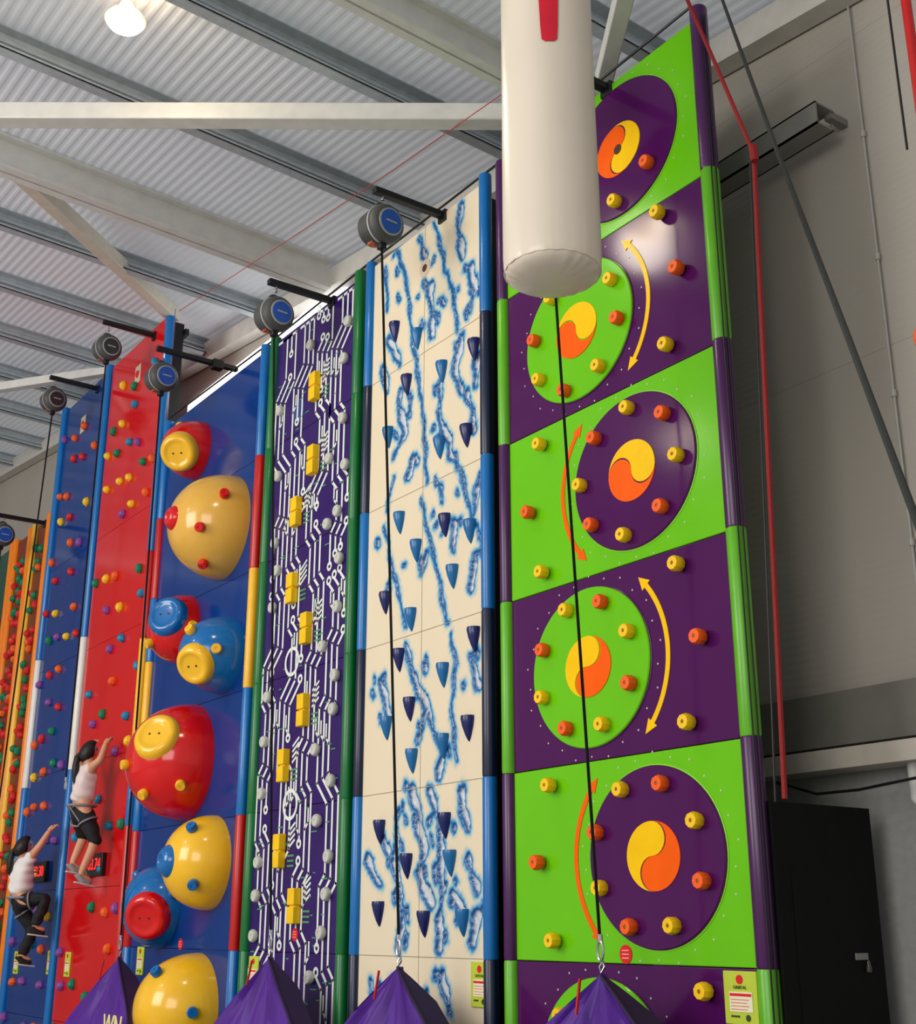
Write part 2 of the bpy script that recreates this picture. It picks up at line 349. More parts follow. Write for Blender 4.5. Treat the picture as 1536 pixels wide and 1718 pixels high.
# --- ice wall
iS0, iS1 = 6.74, 8.31
ice = thing('climbing_wall', 'cream climbing wall with blue edged icy splashes and scoop holds', 'climbing wall', (-(iS0+iS1)/2, 5, 0), 'climbing walls in a row')
frame_back(ice, iS0, iS1, 7.05)
pads(ice, 6.70, alt(bluetube, navy), .05); pads(ice, 8.36, alt(bluetube, navy), .05)
ST = [((727,375),(742,430),(760,500),(768,555),5),((668,420),(680,470),(690,540),(697,605),6),((775,345),(768,390),(776,430),10),((785,450),(797,480),(788,520),11),
((645,450),(650,520),8),((722,480),(728,520),(724,560),12),((698,610),(706,660),(712,730),(716,810),6),((772,570),(765,620),(774,655),11),((742,640),(735,690),(748,740),(768,785),9),
((800,600),(797,645),10),((785,660),(793,720),10),((655,570),(672,612),9),((670,655),(664,690),(682,725),(660,765),11),((770,790),(785,850),(808,905),8),((706,838),(718,900),(733,960),(751,1045),8),
((740,815),(742,840),10),((712,930),(705,965),10),((765,875),(760,925),10),((645,885),(655,940),(670,1000),(680,1052),8),((800,925),(790,985),9),((680,1088),(700,1150),(715,1200),(740,1262),(735,1300),9),
((755,1065),(763,1110),(757,1180),(765,1275),8),((640,1140),(652,1205),9),((712,1195),(700,1245),9),((785,1100),(802,1150),10),((722,1325),(735,1400),(745,1480),(737,1590),10),((668,1360),(662,1450),(673,1520),(667,1590),9),
((700,1385),(716,1430),(700,1470),(722,1515),12),((780,1440),(800,1492),12),((618,1440),(638,1485),10),((800,1535),(792,1580),11),((655,1640),(665,1700),11),((745,1640),(755,1700),13),((700,400),(712,430),9),((660,800),(648,860),8),
((800,820),(795,860),9),((690,770),(684,800),9),((620,1645),(625,1700),9),((645,1400),(650,1430),9),((770,1330),(785,1390),10),((690,1330),(705,1375),11),((640,620),(650,655),9),((775,1530),(760,1500),10)]
segs = []
rr_ = random.Random(5)
for st in ST:
    w_ = st[-1]; pts = [P(*q) for q in st[:-1]]; patch = w_ >= 9
    pp = []
    for a, q in zip(pts[:-1], pts[1:]):
        n = max(1, int((q-a).length/.13))
        for k in range(n):
            c = a.lerp(q, k/n); j_ = .034 if patch else .014; pp.append((c.x+rr_.uniform(-j_, j_), c.z+rr_.uniform(-.012, .012)))
    pp.append((pts[-1].x, pts[-1].z))
    ph = rr_.uniform(0, 6); fr = rr_.uniform(9, 15); tot = 0
    for i in range(len(pp)-1):
        a, q = pp[i], pp[i+1]; l = math.hypot(q[0]-a[0], q[1]-a[1]); ns = max(1, int(l/.035))
        for k in range(ns):
            p0 = (a[0]+(q[0]-a[0])*k/ns, a[1]+(q[1]-a[1])*k/ns); p1 = (a[0]+(q[0]-a[0])*(k+1)/ns, a[1]+(q[1]-a[1])*(k+1)/ns)
            tot += l/ns
            base_ = (.0021*w_+.006) if patch else .009
            segs.append((p0, p1, base_*(1+.5*math.sin(ph+tot*fr)+.22*math.sin(tot*31+ph*2))))
        if patch and rr_.random() < .5:
            sg_ = rr_.choice([-1, 1]); x0, z0 = a; x1 = x0+sg_*rr_.uniform(.05, .09); z1 = z0+rr_.uniform(-.08, .08)
            segs.append(((x0, z0), (x1, z1), .012)); segs.append(((x1, z1), (x1, z1-rr_.uniform(.02, .07)), .018))
nseg = len(segs)
for k in range(50):
    b_ = segs[rr_.randrange(nseg)][0]
    x = b_[0]+rr_.choice([-1, 1])*rr_.uniform(.09, .17); z = b_[1]+rr_.uniform(-.15, .15); a = rr_.uniform(-.6, .6); l = rr_.uniform(.0, .06)
    if -iS1+.05 < x < -iS0-.08: segs.append(((x, z), (x+l*math.sin(a), z-l*math.cos(a)), rr_.uniform(.010, .024)))
dx = .008; nx = int((iS1-iS0)/dx); nz_ = int((7.05-.02)/dx)
gx = np.linspace(-iS1, -iS0, nx+1); gz = np.linspace(.02, 7.05, nz_+1); GX, GZ = np.meshgrid(gx, gz)
D = np.full(GX.shape, 9.0)
WX = GX + .010*np.sin(GZ*26+2*np.sin(GX*17)) + .004*np.sin(GZ*95+3*np.sin(GX*40)); WZ = GZ + .008*np.sin(GX*30+1.5*np.sin(GZ*15)) + .004*np.sin(GX*90+2*np.sin(GZ*50))
for (a, q, w_) in segs:
    ax, az = a; ex, ez = q[0]-ax, q[1]-az; l2 = ex*ex+ez*ez+1e-9
    z0 = min(az, q[1])-.14; z1 = max(az, q[1])+.14
    i0 = max(0, int((z0-.02)/dx)); i1 = min(nz_+1, int((z1-.02)/dx)+2)
    if i1 <= i0: continue
    X = WX[i0:i1]; Zg = WZ[i0:i1]
    t_ = np.clip(((X-ax)*ex+(Zg-az)*ez)/l2, 0, 1)
    d_ = np.hypot(X-ax-t_*ex, Zg-az-t_*ez) - w_
    D[i0:i1] = np.minimum(D[i0:i1], d_)
YY = 5.0 + np.clip(-D*1.4, 0, .022)+ np.where(D < -.008, .004*np.sin(GX*75)*np.sin(GZ*60), 0) 
vs = np.stack([GX.ravel(), YY.ravel(), GZ.ravel()], 1); cc = Vector((-(iS0+iS1)/2, 5, 3.5))
idx = np.arange((nx+1)*(nz_+1)).reshape(nz_+1, nx+1)
fsq = np.stack([idx[:-1,:-1].ravel(), idx[:-1,1:].ravel(), idx[1:,1:].ravel(), idx[1:,:-1].ravel()], 1)
me = bpy.data.meshes.new('ice_board'); me.from_pydata((vs-np.array(cc)).tolist(), [], fsq.tolist())
at = me.attributes.new('dist', 'FLOAT', 'POINT'); at.data.foreach_set('value', D.ravel().astype(np.float32)); me.shade_smooth()
im = bpy.data.materials.new('ice_paint'); im.use_nodes = True; nt = im.node_tree; b = nt.nodes['Principled BSDF']
b.inputs['Roughness'].default_value = .22; b.inputs['Specular IOR Level'].default_value = .5
an = nt.nodes.new('ShaderNodeAttribute'); an.attribute_name = 'dist'
mr = nt.nodes.new('ShaderNodeMapRange'); mr.inputs['From Min'].default_value = -.03; mr.inputs['From Max'].default_value = .06
nt.links.new(an.outputs['Fac'], mr.inputs['Value'])
rp = nt.nodes.new('ShaderNodeValToRGB'); e = rp.color_ramp.elements
e[0].position = 0; e[0].color = L((206, 210, 214)); e[1].position = 1; e[1].color = L((232, 217, 188))
for pos, c in ((.12, (182, 192, 204)), (.20, (136, 160, 188)), (.26, (52, 96, 150)), (.32, (26, 84, 148)), (.40, (28, 114, 180)), (.50, (90, 158, 198)), (.62, (164, 196, 202)), (.78, (220, 210, 190))):
    x = e.new(pos); x.color = L(c)
nt.links.new(mr.outputs[0], rp.inputs['Fac'])
nt.links.new(rp.outputs[0], b.inputs['Base Color'])
me.materials.append(im); link('ice_board', me, cc, ice)
MB().box((-iS1, 5.03, .02), (-iS0, 5.09, 7.05)).build('backing_board', mat('plywood', (190, 170, 130), .6), ice, smooth=False)
seamm = mat('seam_shadow_gap', (160, 148, 128), .6)
for z in Z[1:-1]: MB().box((-iS1, 4.9985, z-.003), (-iS0, 5.001, z+.003)).build('joint_strip', seamm, ice, smooth=False)
MB().box((-(iS0+iS1)/2-.003, 4.9985, .05), (-(iS0+iS1)/2+.003, 5.001, 7.05)).build('joint_strip', seamm, ice, smooth=False)
p = P(713, 450); MB().lathe((p.x, 5.0, p.z), (0,-1,0), [(.08, 0), (.075, .006), (.035, .006)], 24).build('blank_cover', mat('cream', (205,190,165), .4), ice)
MB().lathe((p.x, 4.995, p.z), (0,-1,0), [(.035, 0), (.03, .004)], 16).build('cover_hole', brown_hole, ice)
def scoop(mb):
    vs = []; fs = []; n = 12; lev = [(0, 1), (.02, 1.05), (.07, .86), (.13, .5), (.16, .24), (.175, .05)]
    for h, k in lev:
        for i in range(n+1):
            a = PI*i/n; vs.append((.056*k*math.cos(a), -.06*k*math.sin(a), .085-h))
    for j in range(len(lev)-1):
        for i in range(n): fs.append((j*(n+1)+i, j*(n+1)+i+1, (j+1)*(n+1)+i+1, (j+1)*(n+1)+i))
    o = len(vs)
    for i in range(n+1):
        a = PI*i/n; vs.append((.040*math.cos(a), -.044*math.sin(a), .085))
    for i in range(n+1):
        a = PI*i/n; vs.append((.03*math.cos(a), -.035*math.sin(a), .05))
    for i in range(n):
        fs.append((i, o+i, o+i+1, i+1)); fs.append((o+i, o+n+1+i, o+n+2+i, o+i+1))
    fs.append(tuple(o+n+1+i for i in range(n+1)))
    mb.add(vs, fs)
sd = proto(scoop, icedark); sb = proto(scoop, iceblue)
for c, u, v in [('d',659,558),('b',696,570),('d',792,588),('b',738,625),('d',679,647),('d',779,732),('b',648,735),('b',734,752),('b',667,878),('d',743,882),('b',785,892),('b',695,925),('b',756,968),('d',643,1012),('b',686,1040),('d',792,1073),('d',666,1108),('b',740,1133),('d',684,1190),('b',645,1222),('d',782,1222),('b',740,1252),('b',688,1277),('d',634,1396),('d',743,1385),('d',679,1453),('b',752,1448),('d',632,1533),('d',708,1550),('b',773,1548)]:
    p = P(u+5, v); link('scoop_hold', sd if c == 'd' else sb, (p.x, 5.0, p.z), ice)
# --- circuit wall
cS0, cS1 = 8.56, 10.13
cir = thing('climbing_wall', 'dark purple climbing wall covered in white circuit board traces with yellow block holds', 'climbing wall', (-(cS0+cS1)/2, 5, 0), 'climbing walls in a row')
frame_back(cir, cS0, cS1, 7.05)
for i in range(7): MB().box((-cS1, 5.0, zb[i]+.002), (-cS0, 5.08, zb[i+1]-.002)).build('panel_board', purp2, cir, bevel=.004)
for s in (8.545, 10.155):
    pads(cir, s, [(.02, 1.4, greentube), (1.4, 2.53, greentube), (2.53, 3.66, greentube), (3.66, 4.79, greentube), (4.79, 5.92, greentube), (5.92, 7.1, greentube)], .055)
def ribbon(mb, pts, w, y=4.997):
    for a, q in zip(pts[:-1], pts[1:]):
        dx_, dz_ = q[0]-a[0], q[1]-a[1]; l = math.hypot(dx_, dz_)
        if l < 1e-5: continue
        nx_, nz2 = -dz_/l*w/2, dx_/l*w/2; ex, ez = dx_/l*w*.35, dz_/l*w*.35
        mb.add([(a[0]-ex+nx_, y, a[1]-ez+nz2), (a[0]-ex-nx_, y, a[1]-ez-nz2), (q[0]+ex-nx_, y, q[1]+ez-nz2), (q[0]+ex+nx_, y, q[1]+ez+nz2)], [(0,1,2,3)])
def ring(mb, x, z, r0, r1, y=4.996, n=14):
    vs = []
    for k in range(n):
        a = 2*PI*k/n; vs += [(x+r0*math.cos(a), y, z+r0*math.sin(a)), (x+r1*math.cos(a), y, z+r1*math.sin(a))]
    mb.add(vs, [(2*k, 2*k+1, (2*k+3) % (2*n), (2*k+2) % (2*n)) for k in range(n)])
tr = MB(); gp = MB(); rc = random.Random(33); lw = .027; sp_ = .088
x_lo, x_hi = -cS1+.05, -cS0-.06
groups = [(1, 3), (5, 7), (9, 11), (13, 15)]
lim = [(-1, 1), (-1, 1), (-1, 1), (-1, 1)]
for gi, (l0, l1) in enumerate(groups):
    z = .25; n = l1-l0+1; cur = 0; paths = [[(x_lo+(l0+k)*sp_, z)] for k in range(n)]
    while z < 6.75:
        run = rc.uniform(.1, .5)
        nxt = rc.choice([c for c in range(lim[gi][0], lim[gi][1]+1) if c != cur]); step = nxt-cur
        z2 = z+run
        for k in range(n):
            q = paths[k]; xk = x_lo+(l0+k+cur)*sp_; zk = z2 - (k if step > 0 else n-1-k)*sp_*.41 + n*sp_*.41
            xn = xk+step*sp_
            q.append((xk, min(zk, 7))); q.append((xn, min(zk+abs(step)*sp_, 7.02)))
            if rc.random() < .35 and zk < 6.6:      # short side branch ending in a pad
                sb_ = rc.choice([-1, 1])*.05; z5 = zk-run*.6
                ribbon(tr, [(xk, z5), (xk+sb_, z5+.05), (xk+sb_, z5+.16)], lw*.8)
            if rc.random() < .17:
                xe, ze = q[-1]; ribbon(tr, q, lw); ring(tr, xe, ze+.03, .018, .042)
                gp_ = rc.uniform(.16, .3); paths[k] = [(xn, min(ze+gp_, 7.0))]; ring(tr, xn, min(ze+gp_-.02, 6.98), .018, .042)
        cur = nxt; z = z2 + abs(step)*sp_ + n*sp_*.41+.03
    for q in paths:
        q = [p_ for i_, p_ in enumerate(q) if i_ == 0 or p_[1] > q[i_-1][1]]
        ribbon(tr, [(p_[0], min(p_[1], 7.0)) for p_ in q], lw)
for (u, v) in ((490, 1110), (487, 1350)):
    p = P(u, v); ring(tr, p.x, p.z, .10, .13, n=28)
BH = ((527,650),(524,773),(496,860),(489,988),(513,1055),(508,1192),(475,1285),(468,1428),(493,1520))
for u, v in BH:
    p = P(u+6, v)
    for j in range(4): ribbon(tr, [(p.x+.10, p.z+.02+j*.045), (p.x+.20, p.z+.08+j*.045)], .02)
    for j in range(3): gp.box((p.x+.09, 4.9965, p.z-.05-j*.04), (p.x+.2, 4.999, p.z-.035-j*.04))
for k in range(110):
    x = rc.uniform(x_lo, x_hi-.15); z = rc.uniform(.4, 6.9); gp.box((x, 4.9968, z), (x+rc.uniform(.03, .1), 4.999, z+.01))
o = tr.build('circuit_traces', trace, cir, smooth=False); o['kind'] = 'stuff'
o = gp.build('circuit_components', greenpcb, cir, smooth=False); o['kind'] = 'stuff'
def block2(mb):
    mb.box((-.055, -.07, .006), (.055, 0, .135)).box((-.055, -.07, -.135), (.055, 0, -.006)).box((-.045, -.05, -.01), (.045, 0, .01))
yb = proto(block2, yel)
yb.shade_flat()
for u, v in BH:
    p = P(u+6, v); o = link('block_hold', yb, (p.x, 5.0, p.z), cir); bvm = o.modifiers.new('b', 'BEVEL'); bvm.width = .005
wh = proto(lambda m: knob(m, .052, .05, 12), whitehold)
for u, v in ((578,602),(576,702),(567,858),(522,580),(570,937),(458,1020),(567,1018),(462,912),(542,1085),(563,1133),(450,1170),(560,1190),(530,1258),(556,1310),(440,1332),(533,1377),(434,1447),(552,1437),(430,1503),(548,1500),(467,800),(580,780),(585,540),(470,690),(553,770),(444,1245),(426,1570),(540,1565),(520,1640),(445,1640),(466,958),(550,880)):
    p = P(u+3, v); link('round_hold', wh, (p.x, 5.0, p.z), cir)
sticker(495, 1568, cir)
p = P(500, 690); MB().lathe((p.x, 5.0, p.z), (0,-1,0), [(.12, 0), (.12, .002)], 32).build('round_logo_decal', mat('muted_blue_decal', (50, 66, 130), .4), cir)
# --- ball wall
bS0, bS1 = 10.40, 12.76
bal = thing('climbing_wall', 'dark blue climbing wall with big red, yellow and blue domes', 'climbing wall', (-(bS0+bS1)/2, 5, 0), 'climbing walls in a row')
frame_back(bal, bS0, bS1, 7.05)
for i in range(7): MB().box((-bS1, 5.0, zb[i]+.002), (-bS0, 5.08, zb[i+1]-.002)).build('panel_board', bluep, bal, bevel=.002)
seg3 = [(.02, 1.4, bluetube), (1.4, 2.53, redtube), (2.53, 3.66, bluetube), (3.66, 4.79, yeltube), (4.79, 5.92, redtube), (5.92, 7.1, bluetube)]
pads(bal, 10.365, seg3, .055)
pads(bal, 12.80, [(.02, 1.4, bluetube), (1.4, 2.53, redtube), (2.53, 3.2, bluetube), (3.2, 4.3, yeltube), (4.3, 5.0, bluetube), (5.0, 5.92, redtube), (5.92, 7.1, bluetube)], .055)
kn = {'y': proto(lambda m: knob(m, .05, .07, 12), domeyel), 'r': proto(lambda m: knob(m, .05, .07, 12), domered), 'b': proto(lambda m: knob(m, .05, .07, 12), domeblue)}
DM = {'r': domered, 'y': domeyel, 'b': domeblue, 't': dometan}
def dome(base_uv, R, Lh, c1, c2, nose, nr, knobs, cone=False):
    B = P(*base_uv); n = 48; rings = 20
    vs = []
    for i in range(rings+1):
        th = i/rings*PI/2*.995
        r = R*math.cos(th)**.9; h = Lh*math.sin(th)
        vs += [B + Vector((r*math.cos(2*PI*k/n), -h, r*math.sin(2*PI*k/n))) for k in range(n)]
    fs = [(i*n+k, (i+1)*n+k, (i+1)*n+(k+1) % n, i*n+(k+1) % n) for i in range(rings) for k in range(n)]
    fs.append(tuple(rings*n+k for k in range(n))[::-1])
    m = MB(); m.add(vs, fs); o = m.build('dome_volume', DM[c1], bal, ang=70)
    bv = BVHTree.FromPolygons(vs, fs)
    if nose:
        hit, nrm, _, _ = bv.ray_cast(EYE, ray(*nose))
        if hit is None or cone: hit = B + Vector((0, -Lh, 0)); nrm = Vector((0, -1, 0))
        if nrm.y > 0: nrm = -nrm
        if cone: hit = hit - nrm*.09; prof = [(nr*2.0, -.02), (nr*1.8, .05), (nr*1.5, .10), (nr*1.1, .135), (nr*.8, .145), (nr*.6, .14), (nr*.5, .13), (nr*.1, .13)]
        else:
            prof = [(nr*1.2, -.11), (nr*1.17, -.05), (nr*1.10, -.01), (nr*1.0, .014), (nr*.88, .024), (nr*.76, .026), (nr*.70, .018), (nr*.5, .014), (nr*.1, .014)]
        MB().lathe(hit, nrm, prof, 40).build('dome_nose', DM[c2], o, ang=60)
        if not cone:
            sv_ = nrm.cross(zz).normalized()
            for sg_ in (-1, 1): MB().lathe(hit+nrm*.012+sv_*sg_*nr*.25, nrm, [(.011, 0), (.011, .006)], 8).build('nose_bolt', brown_hole, o)
    for c, u, v in knobs:
        h2, nr2, _, _ = bv.ray_cast(EYE, ray(u, v))
        if h2 is None:
            h2, nr2, _, _ = bv.find_nearest(P(u, v, 4.8))
        if nr2.y > 0: nr2 = -nr2
        k = link('dome_knob', kn[c], h2 - nr2*.008, o); k.rotation_mode = 'QUATERNION'; k.rotation_quaternion = Vector((0,-1,0)).rotation_difference(nr2)
dome((333,757), .32, .40, 'r', 'y', (298,760), .18, [('y',297,706),('y',264,770)])
dome((380,886), .53, .58, 't', 'r', (283,893), .075, [('r',318,811),('r',376,831),('r',337,884),('r',342,943)], True)
dome((311,1057), .36, .39, 'r', 'b', (277,1031), .18, [('y',254,1078),('y',322,1050)])
dome((380,1100), .37, .46, 'b', 'y', (324,1117), .17, [('y',363,1089),('y',322,1060)])
dome((318,1279), .56, .61, 'r', 'y', (260,1232), .2, [('y',303,1315),('y',243,1330),('y',214,1283),('y',232,1350)])
dome((354,1447), .42, .44, 'y', 'b', (290,1437), .085, [('b',323,1392),('b',325,1482)], True)
dome((274,1520), .39, .39, 'b', 'r', (243,1540), .19, [('b',228,1465),('b',290,1500)])
dome((328,1692), .47, .55, 'y', 'b', None, .12, [('b',265,1634),('b',322,1698)])
sticker(303, 1584, bal)
# --- speed walls
hc = [mat('red_hold', (206,30,34), .5), mat('orange_hold', (232,92,28), .5), mat('green_hold', (10,120,80), .5), mat('yellow_hold', (240,190,30), .5), mat('purple_hold', (130,70,150), .5), mat('teal_hold', (20,130,170), .5)]
def blob(mb):
    mb.lathe((0,0,0), (0,-1,0), [(.06, 0), (.064, .02), (.05, .05), (.028, .065), (.01, .066)], 7, sc=(1, .8))
hp = [proto(blob, m, 20) for m in hc]
def speed(s0, s1, top, m, label, pal, seed, segsL, segsR, rs=.34, cs=.3, drop=.4, pr=.055):
    t = thing('climbing_wall', label, 'climbing wall', (-(s0+s1)/2, 5, 0), 'climbing walls in a row')
    frame_back(t, s0, s1, top)
    zl = [.02, .6, 2.0, 3.4, 4.8, 6.2, top] if top > 7.5 else [.02]+Z[1:]
    for a, c in zip(zl[:-1], zl[1:]): MB().box((-s1, 5.0, a+.002), (-s0, 5.08, c-.002)).build('panel_board', m, t, bevel=.002)
    if segsR: pads(t, s0-.04, segsR, pr)
    if segsL: pads(t, s1+.04, segsL, pr)
    r_ = random.Random(seed); n = 0; z = .5; k = 0
    while z < top-.3:
        x = -s1+.15+(.15 if k % 2 else 0)
        while x < -s0-.12:
            if r_.random() > drop and n < 98:
                o = link('climbing_hold', hp[r_.choice(pal)], (x+r_.uniform(-.06, .06), 5.0, z+r_.uniform(-.08, .08)), t); o.rotation_euler = (0, r_.uniform(0, 6), 0); n += 1
            x += cs
        z += rs; k += 1
    return t
red = speed(13.06, 14.92, 8.59, redp, 'tall glossy red climbing wall dotted with small multicoloured holds', [1,2,3,4,5,2,5], 5, None, [(.02, 2.6, redtube), (2.6, 3.4, bluetube), (3.4, 4.6, yeltube), (4.6,5.6,redtube), (5.6, 8.65, bluetube)], rs=.42, cs=.36, drop=.36)
blu = speed(15.06, 16.74, 8.59, bluep, 'tall glossy blue climbing wall dotted with small multicoloured holds', [0,1,2,3,4,1,4], 6, [(.02, 3.3, bluetube), (3.3, 4.98, whitetube), (4.98, 8.65, bluetube)], [(.02, 3.37, bluetube), (3.37, 4.98, whitetube), (4.98, 8.65, bluetube)], rs=.42, cs=.36, drop=.36)
rust = mat('rust_panel', (112, 40, 22), .4); 
speed(16.98, 17.55, 7.05, rust, 'narrow rust red climbing strip packed with holds between yellow and orange pads', [0,2,0,2,1], 8, [(.02, 7.1, yeltube)], [(.02, 7.1, orangetube)], rs=.14, cs=.17, drop=.12, pr=.06)
speed(17.82, 18.45, 7.05, rust, 'second rust red climbing strip packed with holds left of the yellow pad', [0,0,2,2,1], 9, [(.02, 7.1, orangetube)], [(.02, 7.1, orangetube)], rs=.14, cs=.17, drop=.12, pr=.06)
speed(18.72, 20.6, 7.05, mat('teal_panel', (12, 74, 60), .35), 'dark teal climbing wall at the far end of the row with red holds', [0,1,0], 10, [(.02, 7.1, greentube)], [(.02, 7.1, orangetube)], rs=.26, cs=.3, drop=.25)
for (u, v, r_) in ((140, 712, blu), (232, 628, red)):
    p = P(u, v); MB().box((p.x-.09, 4.99, p.z-.12), (p.x+.09, 5.0, p.z+.12)).build('target_plate', mat('cream', (205,190,165), .4), r_, bevel=.004)
    MB().lathe((p.x, 4.99, p.z), (0,-1,0), [(.05, 0), (.045, .012)], 16).build('target_button', sign_red, r_)
rd = mat('red_led', (255, 30, 30), .4, emit=2.5)
for (u, v, s, lb) in ((165, 1451, '03.74', 'black digital timer with red digits on the red wall beside the climber'), (71, 1463, '03.30', 'black digital timer with red digits on the blue wall')):
    p = P(u, v); t = thing('timer_display', lb, 'timer', (p.x, 5, p.z))
    MB().box((p.x-.24, 4.95, p.z-.12), (p.x+.24, 5.0, p.z+.12)).build('case', black, t, bevel=.006)
    text_mesh(s, .17, rd, 'digits', (p.x, 4.948, p.z), t)
# ---------------------------------------------------------------- signs
def sign(u, v, title, label, w=.19, h=.27):
    p = P(u, v, 4.99); t = thing('instruction_sign', label, 'sign', (p.x, 5, p.z), 'instruction signs at the foot of the walls')
    MB().box((p.x-w/2, 4.985, p.z-h/2), (p.x+w/2, 5.0, p.z+h/2)).build('board', sign_green, t, bevel=.004)
    MB().lathe((p.x, 4.985, p.z+h*.34), (0,-1,0), [(.022, 0), (.022, .003)], 20).build('red_badge', sign_red, t)
    if title: text_mesh(title, .022, print_ink, 'title', (p.x, 4.983, p.z+h*.19), t)
    tp = MB().box((p.x-w*.32, 4.981, p.z-h*.26), (p.x+w*.36, 4.986, p.z+h*.11)).build('text_panel', sign_white, t, smooth=False)
    MB().box((p.x-w*.30, 4.979, p.z+h*.03), (p.x+w*.34, 4.982, p.z+h*.08)).build('printed_line', sign_red, tp, smooth=False)
    for k in range(4): MB().box((p.x-w*.28, 4.979, p.z-h*(.04+.06*k)), (p.x+w*(.26-.06*(k % 2)), 4.982, p.z-h*(.03+.06*k))).build('printed_line', sign_red, tp, smooth=False)
    MB().box((p.x-w*.3, 4.981, p.z-h*.365), (p.x-w*.05, 4.984, p.z-h*.33)).build('small_print', print_ink, t)
    MB().lathe((p.x+w*.2, 4.985, p.z-h*.37), (0,-1,0), [(.016, 0), (.016, .002)], 16).build('round_logo', print_ink, t)
sign(1243, 1674, 'ORBITAL', 'green instruction sign on the purple board at the right edge', .22, .25)
sign(805, 1652, 'CRYSTAL', 'green instruction sign at the foot of the cream icy wall', .19, .27)
sign(425, 1632, '', 'green instruction sign beside the green pad left of the circuit wall', .17, .26)
sign(235, 1612, '', 'green instruction sign left of the lowest yellow dome', .17, .26)
sign(113, 1618, '', 'small green instruction sign at the foot of the red wall', .17, .26)
sign(83, 1615, '', 'small green instruction sign at the right foot of the blue wall', .17, .26)
sign(27, 1615, '', 'small green instruction sign at the left foot of the blue wall', .17, .26)
# ---------------------------------------------------------------- belays
band = mat('light_grey_band', (160,160,158), .4)
darkpl = mat('dark_face_plastic', (44, 46, 50), .4)
def belay(s, zu, zbk, wall, end, face=None, sc_=1.0):
    yu = 4.43; x = -s
    br = thing('support_bracket', 'black steel bracket reaching out from the top of the %s' % wall, 'bracket', (x, 4.7, zbk), 'belay brackets on the wall tops')
    MB().box((x-.03, 4.35, zbk-.025), (x+.03, 5.28, zbk+.025)).build('arm', black, br, bevel=.004)
    MB().box((x-.05, 4.98, zbk-.06), (x+.05, 5.1, zbk+.04)).build('clamp', black, br, bevel=.004)
    MB().tube([(x, 4.43, zbk-.03), (x, 4.43, zu+.225)], .012, 8).build('shackle', chrome, br)
    t = thing('auto_belay', 'round grey auto belay with %s face hanging above the %s' % ('dark' if face else 'blue', wall), 'auto belay', (x, yu, zu), 'auto belays on the wall tops')
    ax = Vector((1, .1, -.12)).normalized(); o_ = Vector((x, yu, zu))
    prof = [(.06, -.17), (.105, -.16)]
    for k in range(5):
        h = -.15+k*.036; rr = .126+.006*k
        prof += [(rr, h), (rr+.007, h+.008), (rr+.007, h+.022), (rr, h+.03)]
    prof += [(.158, .04), (.156, .06), (.145, .085), (.12, .105), (.10, .11)]
    bd = MB().lathe(o_, ax, prof, 40).build('casing', graypl, t)
    MB().lathe(o_+ax*.012, ax, [(.160, 0), (.162, .008), (.160, .016)], 40).build('casing_band', band, bd)
    MB().lathe(o_+ax*.100, ax, [(.112, 0), (.110, .012), (.100, .014)], 40).build('face_ring', band, t)
    fc = MB().lathe(o_+ax*.106, ax, [(.098, 0), (.096, .012), (.03, .014)], 40).build('face_cover', darkpl if face else bluepl, t)
    e2 = ax.cross(zz).normalized(); e1 = e2.cross(ax)
    MB().bar(o_+ax*.121-e2*.05+e1*.0, o_+ax*.121+e2*.05+e1*.0, .004, .014).build('face_marking', band, fc)
    m = MB(); c = Vector((x-.03, yu, zu+.15)); m.tube([c+Vector((.0, .05*math.cos(a), .05*math.sin(a))) for a in [k*PI/8 for k in range(-2, 11)]], .015, 8); m.build('lifting_handle', graypl, t)
    MB().box((x-.03, yu-.03, zu-.21), (x+.03, yu+.03, zu-.12)).build('strap_outlet', black, t, bevel=.01)
    MB().box((x-.12, yu-.06, zu-.135), (x-.05, yu+.02, zu-.115)).build('warning_label', mat('orange_label', (190, 90, 50), .5), t, bevel=.003)
    e = Vector(end)
    MB().bar((x, yu, zu-.19), e, .004, .02, (0, 1, 0)).build('strap', webbing, t, smooth=False)
    cb = MB().tube([e+Vector((.022*math.sin(a)*1, 0, -.05+.05*math.cos(a))) for a in [k*PI/8 for k in range(17)]], .007, 8).build('carabiner', chrome, t)
    MB().tube([e+Vector((0,0,.03)), e+Vector((0,0,-.01))], .014, 8).build('swivel', chrome, cb)
tarp = mat('purple_tarpaulin', (80, 34, 138), .5, bump=.5, scale=4, spec=.3, var=.1); tarpd = mat('dark_purple_edge', (36, 16, 60), .6)
